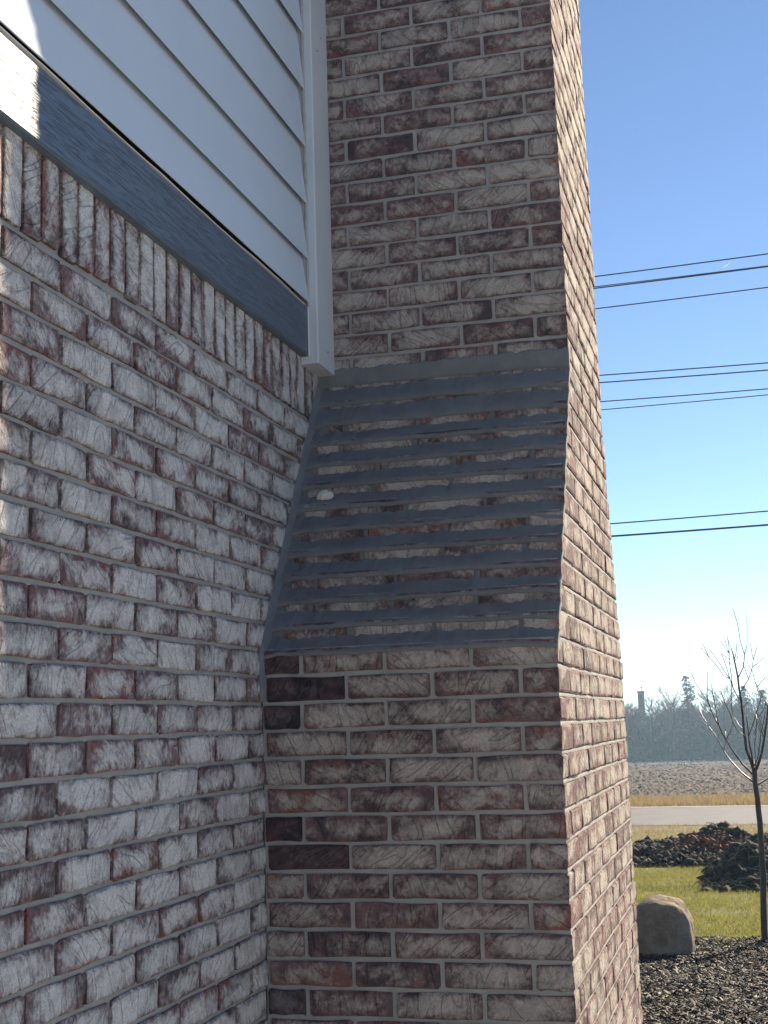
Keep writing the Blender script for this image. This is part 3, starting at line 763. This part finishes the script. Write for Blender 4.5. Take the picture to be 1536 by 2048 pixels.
# ------------------------------------------------------------------ dug soil with roots
def in_frame_x(Y, px): return at(px, 1700, Y).x
def clods(n, xr, yr, size, zf, r):
    """flattened octahedra"""
    cx = r.uniform(xr[0], xr[1], n); cy = r.uniform(yr[0], yr[1], n)
    s = size[0] * (size[1] / size[0]) ** (r.random(n) ** 2.2)
    z = np.array([zf(x, y) for x, y in zip(cx, cy)])
    base = np.array([(1, 0, 0), (-1, 0, 0), (0, 1, 0), (0, -1, 0), (0, 0, 1), (0, 0, -1)], float)
    jit = base[None] + r.uniform(-0.35, 0.35, (n, 6, 3))
    a = r.uniform(0, 6.28, n); ca, sa = np.cos(a), np.sin(a)
    st = np.stack([r.uniform(0.7, 1.5, n), r.uniform(0.6, 1.1, n), r.uniform(0.4, 0.85, n)], 1)
    q = jit * st[:, None] * s[:, None, None]
    Vx = q[..., 0] * ca[:, None] - q[..., 1] * sa[:, None] + cx[:, None]; Vy = q[..., 0] * sa[:, None] + q[..., 1] * ca[:, None] + cy[:, None]
    Vz = q[..., 2] + z[:, None] + s[:, None] * 0.15
    V = np.stack([Vx, Vy, Vz], -1).reshape(-1, 3)
    f = np.array([(0, 2, 4), (2, 1, 4), (1, 3, 4), (3, 0, 4), (2, 0, 5), (1, 2, 5), (3, 1, 5), (0, 3, 5)])
    F = (np.arange(n)[:, None, None] * 6 + f[None]).reshape(-1, 3)
    return V, F
def mound(name, label, x0, x1, y0, y1, hgt, seed, nclod, nroot, red=None):
    c = Vector(((x0 + x1) / 2, (y0 + y1) / 2, gz((y0 + y1) / 2)))
    e = empty(name, c, label, 'soil pile', 'dug soil heaps at the lawn edge')
    def hh(x, y):
        u = (x - x0) / (x1 - x0) * 2 - 1; v_ = (y - y0) / (y1 - y0) * 2 - 1
        d = max(0.0, 1 - abs(u) ** 2.4) * max(0.0, 1 - abs(v_) ** 2.5)
        k = 0.62 + 0.55 * mnoise.noise((x * 1.1 + seed, y * 1.1, 0)) + 0.3 * mnoise.noise((x * 3.1, y * 3.1 + seed, 1)) + 0.14 * mnoise.noise((x * 8.1, y * 8.1, seed))
        return gz(y) + max(-0.01, hgt * d * max(0.12, k)) - 0.01
    nx_, ny_ = 110, 60
    v = [(x - c.x, y - c.y, hh(x, y) - c.z) for y in np.linspace(y0, y1, ny_) for x in np.linspace(x0, x1, nx_)]
    f = [(j * nx_ + i, j * nx_ + i + 1, (j + 1) * nx_ + i + 1, (j + 1) * nx_ + i) for j in range(ny_ - 1) for i in range(nx_ - 1)]
    mk('heap', v, f, M['soil'], e, True)
    r = np.random.default_rng(seed)
    V, F = clods(nclod, (x0, x1), (y0, y1), (0.012, 0.11), hh, r)
    o = mk_np('clods', V - np.array(c), F, M['clod'], e); o['kind'] = 'stuff'
    m = MB(); rr = random.Random(seed)
    for i in range(nroot):
        x = rr.uniform(x0, x1); y = rr.uniform(y0, y1); a = rr.uniform(0, 6.28); ln = rr.uniform(0.1, 0.45); pts = []
        for s in range(5):
            t = s / 4; xx = x + math.cos(a) * ln * t + rr.uniform(-1, 1) * 0.03; yy = y + math.sin(a) * ln * t * 0.6
            pts.append(Vector((xx, yy, hh(xx, yy) + 0.03 + 0.08 * math.sin(t * 3.1) * rr.random())) - c)
        m.tube(pts, [0.008, 0.007, 0.006, 0.004, 0.002], 4, False)
    o = m.build('dead_roots', M['root'], e); o['kind'] = 'stuff'
    if red:
        n = 420; xx = r.normal(red[0], 0.32, n); yy = r.normal(red[1], 0.22, n)
        V = []; F = []
        for i in range(n):
            p = np.array((xx[i], yy[i], hh(xx[i], yy[i]) + r.uniform(0.01, 0.09))); q = r.normal(0, 0.028, (3, 3))
            V += list(p + q - np.array(c)); F.append((3 * i, 3 * i + 1, 3 * i + 2))
        o = mk_np('red_leaves', np.array(V), np.array(F), M['redleaf'], e); o['kind'] = 'stuff'
xa, xb, xc = in_frame_x(20, 1180), in_frame_x(20, 1430), in_frame_x(18.5, 1660)
mound('soil_heap', 'long low bank of dark soil along the far lawn edge, next to the chimney', xa, xb + 1.2, 20.6, 24.0, 0.46, 3, 6000, 70, red=(in_frame_x(21.5, 1440), 21.6))
mound('soil_heap', 'taller heap of dark dug soil and roots behind the young tree', in_frame_x(18.5, 1404), xc, 17.3, 21.6, 0.52, 8, 5200, 150)

# ------------------------------------------------------------------ loose cover: grass, mulch chips, field clods, dry grass
def blades(n, X, Y, zf, hmin, hmax, wid, r, lean=0.5):
    h = r.uniform(hmin, hmax, n); a = r.uniform(0, 6.28, n); la = r.uniform(0, 6.28, n); ll = h * r.uniform(0.1, lean, n)
    z = np.array([zf(y) for y in Y]); w = wid * r.uniform(0.6, 1.4, n)
    b0 = np.stack([X - np.cos(a) * w, Y - np.sin(a) * w, z], 1); b1 = np.stack([X + np.cos(a) * w, Y + np.sin(a) * w, z], 1)
    t = np.stack([X + np.cos(la) * ll, Y + np.sin(la) * ll, z + h], 1)
    V = np.stack([b0, b1, t], 1).reshape(-1, 3); F = np.arange(3 * n).reshape(-1, 3); return V, F
def frus_x(Y, lo, hi, r):          # x across the strip of land that lies right of the chimney, with a margin
    a = np.array([CX - 0.19 * y - 0.5 for y in Y]); b = np.array([CX + 0.16 * y + 1.6 for y in Y]); return a + (b - a) * r.random(len(Y))
n = 190000; Y = rng.uniform(13.0, 22.5, n); X = frus_x(Y, 0, 0, rng)
pn = np.array([mnoise.noise((x * 1.4, y * 1.4, 0)) for x, y in zip(X, Y)]); keep = pn > rng.uniform(-0.9, 0.15, n); X, Y = X[keep], Y[keep]
V, F = blades(len(X), X, Y, lambda y: gz(y) + 0.004, 0.018, 0.055, 0.0035, rng, 0.9)
tag(mk_np('grass', V, F, M['blade']), 'short winter grass blades of the lawn', 'grass', kind='stuff')
n = 24000; Y = rng.uniform(37.5, 40.9, n); X = frus_x(Y, 0, 0, rng); V, F = blades(n, X, Y, lambda y: gz(y) + 0.01, 0.06, 0.22, 0.008, rng, 0.9)
tag(mk_np('dry_grass', V, F, M['straw']), 'dry tan grass tufts beyond the road', 'grass', kind='stuff')
n = 18000; Y = rng.uniform(24.0, 31.1, n); X = frus_x(Y, 0, 0, rng); V, F = blades(n, X, Y, lambda y: gz(y) + 0.01, 0.03, 0.10, 0.005, rng, 0.9)
tag(mk_np('verge_grass', V, F, M['straw']), 'thin dry grass on the near road shoulder', 'grass', kind='stuff')
def chips(n, X, Y, zf, r, l0, l1):
    ln = l0 * (l1 / l0) ** (r.random(n) ** 1.6); w = ln * r.uniform(0.07, 0.26, n); th = ln * r.uniform(0.05, 0.16, n)
    a = r.uniform(0, 6.28, n); p = r.normal(0, 0.34, n); ro = r.uniform(-0.9, 0.9, n)
    z = np.array([zf(y) for y in Y]) + r.random(n) * 0.022
    c = np.array([(-1, -1, 0), (1, -0.7, 0), (1, 0.7, 0), (-1, 1, 0), (-0.8, 0, 1), (0.8, 0, 1)], float)
    q = c[None] * np.stack([ln / 2, w / 2, th], 1)[:, None]
    y1 = q[..., 1] * np.cos(ro)[:, None] - q[..., 2] * np.sin(ro)[:, None]; z1 = q[..., 1] * np.sin(ro)[:, None] + q[..., 2] * np.cos(ro)[:, None]; x1 = q[..., 0]
    x2 = x1 * np.cos(p)[:, None] - z1 * np.sin(p)[:, None]; z2 = x1 * np.sin(p)[:, None] + z1 * np.cos(p)[:, None]
    x3 = x2 * np.cos(a)[:, None] - y1 * np.sin(a)[:, None]; y3 = x2 * np.sin(a)[:, None] + y1 * np.cos(a)[:, None]
    V = np.stack([x3 + X[:, None], y3 + Y[:, None], z2 + z[:, None]], -1).reshape(-1, 3)
    f = np.array([(0, 1, 5, 4), (3, 4, 5, 2), (0, 4, 3, 3), (1, 2, 5, 5)])
    F = []
    t = np.array([(0, 1, 5), (0, 5, 4), (3, 4, 5), (3, 5, 2), (0, 4, 3), (1, 2, 5)])
    F = (np.arange(n)[:, None, None] * 6 + t[None]).reshape(-1, 3); return V, F
n = 115000; Y = rng.uniform(6.3, 13.3, n); X = frus_x(Y, 0, 0, rng)
V, F = chips(n, X, Y, lambda y: gz(y) + 0.018, rng, 0.014, 0.085)
tag(mk_np('mulch_chips', V, F, M['chip']), 'shredded dark bark mulch covering the bed', 'mulch', kind='stuff')
n = 52000; Y = 40.4 + (175 - 40.4) * rng.random(n) ** 2.3; X = frus_x(Y, 0, 0, rng)
def fclods():
    r = rng; s = (0.03 + 0.0006 * (Y - 40)) * (2.6 ** (r.random(n) ** 2)); base = np.array([(1, 0, 0), (-1, 0, 0), (0, 1, 0), (0, -1, 0), (0, 0, 1)], float)
    q = (base[None] + r.uniform(-0.3, 0.3, (n, 5, 3))) * (np.stack([r.uniform(0.8, 2.2, n), r.uniform(0.6, 1.1, n), r.uniform(0.4, 0.8, n)], 1) * s[:, None])[:, None]
    z = np.array([gz(y) for y in Y]) + 0.02
    V = (q + np.stack([X, Y, z], 1)[:, None]).reshape(-1, 3); f = np.array([(0, 2, 4), (2, 1, 4), (1, 3, 4), (3, 0, 4)])
    return V, (np.arange(n)[:, None, None] * 5 + f[None]).reshape(-1, 3)
V, F = fclods()
tag(mk_np('field_clods', V, F, M['fclod']), 'clods and stubble of the tilled field', 'soil', kind='stuff')

def weed(px, py, label, s):
    Yw = None
    d = ray(px, py)
    for i in range(60, 140):
        y = i * 0.1
        if (CAM + d * (y / d.y)).z < gz(y) + 0.02: Yw = y; break
    p = CAM + d * (Yw / d.y); c = Vector((p.x, Yw, gz(Yw) + 0.02)); r = random.Random(int(px)); m = MB()
    for i in range(9):
        a = i * 0.7 + r.random() * 0.3; ln = s * r.uniform(0.7, 1.2); e = Vector((math.cos(a), math.sin(a), 0)); t = Vector((-e.y, e.x, 0))
        p0 = Vector((0, 0, 0.004)); p1 = e * ln * 0.5 + Vector((0, 0, ln * 0.7)); p2 = e * ln + Vector((0, 0, ln * 0.75)); w = ln * 0.22; b = len(m.v)
        m.v += [tuple(p0), tuple(p1 + t * w), tuple(p2), tuple(p1 - t * w), tuple(p1 + Vector((0, 0, -0.004)))]
        m.f += [(b, b + 1, b + 4), (b, b + 4, b + 3), (b + 1, b + 2, b + 4), (b + 4, b + 2, b + 3)]
    o = m.build('weed', M['weed'], None); o.location = c
    tag(o, label, 'weed', 'small weeds in the mulch')
weed(1335, 2004, 'small yellow green weed growing in the dark mulch nearest the chimney base', 0.035)
weed(1459, 1901, 'small yellow green weed in the mulch near the foot of the young tree', 0.04)
p = None
d = ray(1503, 1932); yl = 10.9
for i in range(60, 140):
    y = i * 0.1
    if (CAM + d * (y / d.y)).z < gz(y) + 0.03: yl = y; break
p = CAM + d * (yl / d.y); m = MB(); pts = []
for i in range(9):
    t = i / 8; w = 0.028 * math.sin(math.pi * min(0.98, t + 0.03)); x = (t - 0.5) * 0.13
    m.v += [(x, -w, 0.012 + 0.02 * math.sin(t * 3)), (x, 0, 0.004 + 0.02 * math.sin(t * 3)), (x, w, 0.014 + 0.02 * math.sin(t * 3))]
for i in range(8):
    b = i * 3; m.f += [(b, b + 3, b + 4, b + 1), (b + 1, b + 4, b + 5, b + 2)]
o = m.build('fallen_leaf', M['deadleaf']); o.location = (p.x, yl, gz(yl) + 0.03); o.rotation_euler = (0.2, 0.1, -0.6)
tag(o, 'single curled tan leaf lying on the dark mulch below the tree', 'leaf')

# ------------------------------------------------------------------ overhead wires along the road
wires = [((1190, 553.5), (1536, 508), 0.014, 'topmost overhead wire crossing the blue sky'),
         ((1190, 574), (1536, 532), 0.011, 'thin overhead wire nearly touching the one just below it, second from the top'),
         ((1190, 577), (1536, 533.5), 0.014, 'overhead wire of the upper set, third from the top, meeting its thin neighbour'),
         ((1190, 618), (1536, 575), 0.013, 'lowest wire of the upper set of overhead lines'),
         ((1193, 751.5), (1536, 726), 0.013, 'upper wire of the middle pair of overhead lines'),
         ((1195, 766), (1536, 740.5), 0.014, 'lower wire of the middle pair of overhead lines'),
         ((1196, 804), (1536, 778), 0.012, 'upper wire of the pair just below the middle pair'),
         ((1197, 820.5), (1536, 790), 0.010, 'thin lower wire of the pair just below the middle pair'),
         ((1213, 1048.5), (1536, 1022.5), 0.014, 'upper wire of the lowest pair of overhead cables'),
         ((1220, 1073), (1536, 1050), 0.020, 'thick bottom cable, lowest of all overhead wires')]
for i, (a, b, r, lab) in enumerate(wires):
    Yw = 29.4 + 0.12 * (i % 3)
    A, Bp = at(a[0], a[1], Yw), at(b[0], b[1], Yw); s = (Bp.z - A.z) / (Bp.x - A.x); k2 = 0.0012; pts = []
    xm = (A.x + Bp.x) / 2; zm = (A.z + Bp.z) / 2
    for j in range(61):
        x = xm - 30 + j
        dx = x - xm; pts.append(Vector((x, Yw, zm + s * dx + k2 * dx * dx)))
    o = MB(); o.tube([q - pts[30] for q in pts], r, 6); o = o.build('overhead_wire', M['wire'], None, True); o.location = pts[30]
    tag(o, lab, 'wire', 'overhead wires along the road')

# short bright contrail, far above
ca, cb2 = at(1438, 541, 2400), at(1460, 526, 2400)
m = MB(); m.tube([Vector((0, 0, 0)), (cb2 - ca) * 0.5, cb2 - ca], [0.4, 1.1, 0.5], 6)
o = m.build('contrail', M['vapour'], None, True); o.location = ca; tag(o, 'short white contrail streak high in the sky above the upper wires', 'contrail')

# ------------------------------------------------------------------ far wood
def bare_tree_mesh(seed, hgt, spread):
    """trunk mesh and a crown of tapering slivers"""
    r = random.Random(seed); tm = MB(); V = []; F = []
    def sliver(p, q, w0, w1):
        d = (q - p); s = d.cross(Vector((r.uniform(-1, 1), r.uniform(-1, 1), 0.2)))
        if s.length < 1e-6: return
        s.normalize(); t = s.cross(d).normalized(); b = len(V)
        V.extend([tuple(p + s * w0), tuple(p - s * 0.5 * w0 + t * w0), tuple(p - s * 0.5 * w0 - t * w0), tuple(q)])
        F.extend([(b, b + 1, b + 3), (b + 1, b + 2, b + 3), (b + 2, b, b + 3)])
    top = Vector((r.uniform(-0.4, 0.4), r.uniform(-0.4, 0.4), hgt * 0.70))
    tp = [Vector((0, 0, -0.3)), top * 0.3 + Vector((r.uniform(-.15, .15), 0, 0)), top * 0.6 + Vector((r.uniform(-.2, .2), 0, 0)), top]
    tm.tube(tp, [0.020 * hgt, 0.016 * hgt, 0.011 * hgt, 0.003 * hgt], 6)
    def grow(p, d, ln, w, depth):
        q = p + d * ln; sliver(p, q, w, w * 0.5)
        if depth == 0: return
        for i in range(5 if depth > 1 else 7):
            t = r.uniform(0.35, 1.0); nd = (d + Vector((r.uniform(-1, 1), r.uniform(-1, 1), r.uniform(-0.25, 0.75))) * 0.75).normalized()
            grow(p.lerp(q, t), nd, ln * r.uniform(0.4, 0.68), w * 0.5, depth - 1)
    for i in range(26):
        t = r.uniform(0.40, 1.0); p = Vector((top.x * t, top.y * t, top.z * t)); a = r.uniform(0, 6.28)
        up = r.uniform(0.5, 1.0) + 1.1 * max(0.0, t - 0.6)
        grow(p, Vector((math.cos(a), math.sin(a), up)).normalized(), hgt * spread * (1.05 - t * 0.45), 0.0080 * hgt * (1.2 - t * 0.6), 2)
    return tm, V, F
def conifer_mesh(seed, hgt, wid):
    r = random.Random(seed); tm = MB(); tm.tube([Vector((0, 0, -0.3)), Vector((0, 0, hgt * 0.98))], [0.016 * hgt, 0.003 * hgt], 6); V = []; F = []
    for i in range(150):
        t = r.uniform(0.22, 1.0) ** 0.9; z = hgt * t; rad = wid * (1.02 - t) ** 0.55 * r.uniform(0.55, 1.1); a = r.uniform(0, 6.28)
        e = Vector((math.cos(a), math.sin(a), r.uniform(-0.3, 0.05))); p = Vector((0, 0, z)); q = p + e * (rad + 0.12)
        for k in range(14):
            c = p.lerp(q, r.uniform(0.1, 1.0)); b = len(V); s = 0.10 + 0.012 * hgt
            for _ in range(3): V.append(tuple(c + Vector((r.uniform(-s, s), r.uniform(-s, s), r.uniform(-s, s) * 0.6))))
            F.append((b, b + 1, b + 2))
    return tm, V, F
protos = []
for i in range(5):
    tm, V, F = bare_tree_mesh(20 + i, 10.0, 0.27 + 0.03 * (i % 3))
    a = bpy.data.meshes.new('trunk'); a.from_pydata(tm.v, [], tm.f); a.materials.append(M['farbark'])
    b = bpy.data.meshes.new('crown'); b.from_pydata(V, [], F); b.materials.append(M['twig']); protos.append((a, b))
cprotos = []
for i in range(2):
    tm, V, F = conifer_mesh(60 + i, 10.0, 2.9)
    a = bpy.data.meshes.new('trunk'); a.from_pydata(tm.v, [], tm.f); a.materials.append(M['farbark'])
    b = bpy.data.meshes.new('crown'); b.from_pydata(V, [], F); b.materials.append(M['needle']); cprotos.append((a, b))
def plant(name, pr, X, Y, hgt, rot, label, cat, group, wid=1.0):
    e = empty(name, (X, Y, gz(Y)), label, cat, group)
    for nm, me in zip(('trunk', 'crown'), pr):
        o = bpy.data.objects.new(nm, me); COL.objects.link(o); o.parent = e
    s = hgt / 10.0; e.scale = (s * wid, s * wid, s); e.rotation_euler = (0, 0, rot)
rt = random.Random(31)
front = [(1262, 1392, 'bare grey tree at the chimney edge of the far wood'), (1297, 1372, 'bare tree rising just right of the far tower'), (1335, 1346, 'tallest rounded bare tree in the far wood, left of the dark conifer'),
         (1412, 1362, 'bare tree directly right of the dark far conifer'), (1440, 1352, 'bare pale tree behind the upper left twigs of the young tree'), (1466, 1364, 'bare tree in the far wood just left of the young trunk line'),
         (1508, 1356, 'bare tree in the far wood behind the fork of the young tree'), (1545, 1350, 'bare tree of the far wood at the right edge of the picture')]
for i, (px, py, lab) in enumerate(front):
    Yt = 199 + rt.uniform(0, 5); p = at(px, py, Yt); plant('bare_tree', protos[i % 5], p.x, Yt, p.z - gz(Yt), rt.uniform(0, 6.28), lab, 'tree', 'bare trees of the far wood', 1.0)
cons = [(1372, 1352, 'dark pointed conifer standing above the bare trees of the far wood'), (1486, 1372, 'ragged dark conifer behind the crown of the young tree'), (1523, 1380, 'dark conifer of the far wood behind the right limbs of the young tree')]
for i, (px, py, lab) in enumerate(cons):
    Yt = 200 + 2 * i; p = at(px, py, Yt); plant('conifer', cprotos[i % 2], p.x, Yt, p.z - gz(Yt), i * 1.3, lab, 'conifer', 'conifers of the far wood', 0.8)
# the mass of the wood behind and the brush under it
VV = []; FF = []; nv = 0
crown_np = []
for tr_, cr_ in protos:
    c_ = np.array([v.co[:] for v in cr_.vertices]); f_ = np.array([p.vertices[:] for p in cr_.polygons])
    tq = np.array([v.co[:] for v in tr_.vertices]); fq = np.array([q for p in tr_.polygons for q in ([(p.vertices[0], p.vertices[i], p.vertices[i + 1]) for i in range(1, len(p.vertices) - 1)])])
    crown_np.append((np.vstack([c_, tq]), np.vstack([f_, fq + len(c_)])))
for i in range(230):
    v_, f_ = crown_np[i % 5]; Yt = rt.uniform(208, 248); X = CX + rt.uniform(-0.30, 0.22) * Yt; s = rt.uniform(0.7, 1.08); a = rt.uniform(0, 6.28); ca, sa = math.cos(a) * s, math.sin(a) * s
    VV.append(np.stack([X + v_[:, 0] * ca - v_[:, 1] * sa, Yt + v_[:, 0] * sa + v_[:, 1] * ca, gz(Yt) + v_[:, 2] * s], 1)); FF.append(f_ + nv); nv += len(v_)
o = mk_np('far_wood', np.vstack(VV), np.vstack(FF), M['twig']); tag(o, 'hazy mass of bare trees behind the field', 'wood', kind='stuff')
V = []; n = 80000
Y = rng.uniform(206, 238, n); X = CX + rng.uniform(-0.30, 0.22, n) * Y; hb_ = np.array([5.9 + 2.0 * mnoise.noise((x * 0.16, y * 0.1, 0)) + 1.2 * mnoise.noise((x * 0.6, 0, 4)) for x, y in zip(X, Y)]) + (Y - 206) * 0.05
Z = np.array([gz(y) for y in Y]) + hb_ * rng.random(n) ** 1.25 - 0.1
c = np.stack([X, Y, Z], 1); q = rng.normal(0, 1, (n, 3, 3)) * np.array([0.20, 0.2, 0.34]); V = (c[:, None] + q).reshape(-1, 3)
tag(mk_np('brushwood', V, np.arange(3 * n).reshape(-1, 3), M['brush']), 'dense dark brush along the far field edge', 'brush', kind='stuff')

# far tower
Yt = 232.0; pT = at(1281.5, 1382, Yt); hT = pT.z - gz(Yt)
tw = empty('tower', (pT.x, Yt, gz(Yt)), 'narrow square tower with a thin mast rising above the far wood', 'tower')
m = MB(); m.box(-0.52, 0.52, -0.52, 0.52, -0.5, hT - 0.3); m.build('shaft', M['tower'], tw)
m = MB(); m.box(-0.60, 0.60, -0.60, 0.60, hT - 0.3, hT); m.build('cap', M['tower'], tw)
m = MB(); m.box(-0.26, 0.26, -0.56, -0.515, hT - 1.3, hT - 0.6); m.build('louvre', M['void'], tw)
m = MB(); m.tube([Vector((0.12, 0, hT)), Vector((0.12, 0, hT + 0.95))], 0.06, 6); m.box(-0.16, 0.40, -0.05, 0.05, hT + 0.52, hT + 0.62); m.build('mast', M['wire'], tw)

# ------------------------------------------------------------------ air
hz_m = bpy.data.materials.new('haze_air'); hz_m.use_nodes = True; nt = hz_m.node_tree
nt.nodes.remove(nt.nodes['Principled BSDF']); pv = N(nt, 'ShaderNodeVolumePrincipled')
pv.inputs['Color'].default_value = (0.50, 0.74, 1.0, 1); pv.inputs['Density'].default_value = 0.00075; pv.inputs['Anisotropy'].default_value = 0.35
L(nt, pv.outputs['Volume'], nt.nodes['Material Output'].inputs['Volume'])
m = MB(); m.box(-1250, 1250, -230, 1650, EYE - 25, EYE + 10.6); o = m.build('haze', hz_m); tag(o, 'thin pale winter haze', 'haze', kind='stuff')
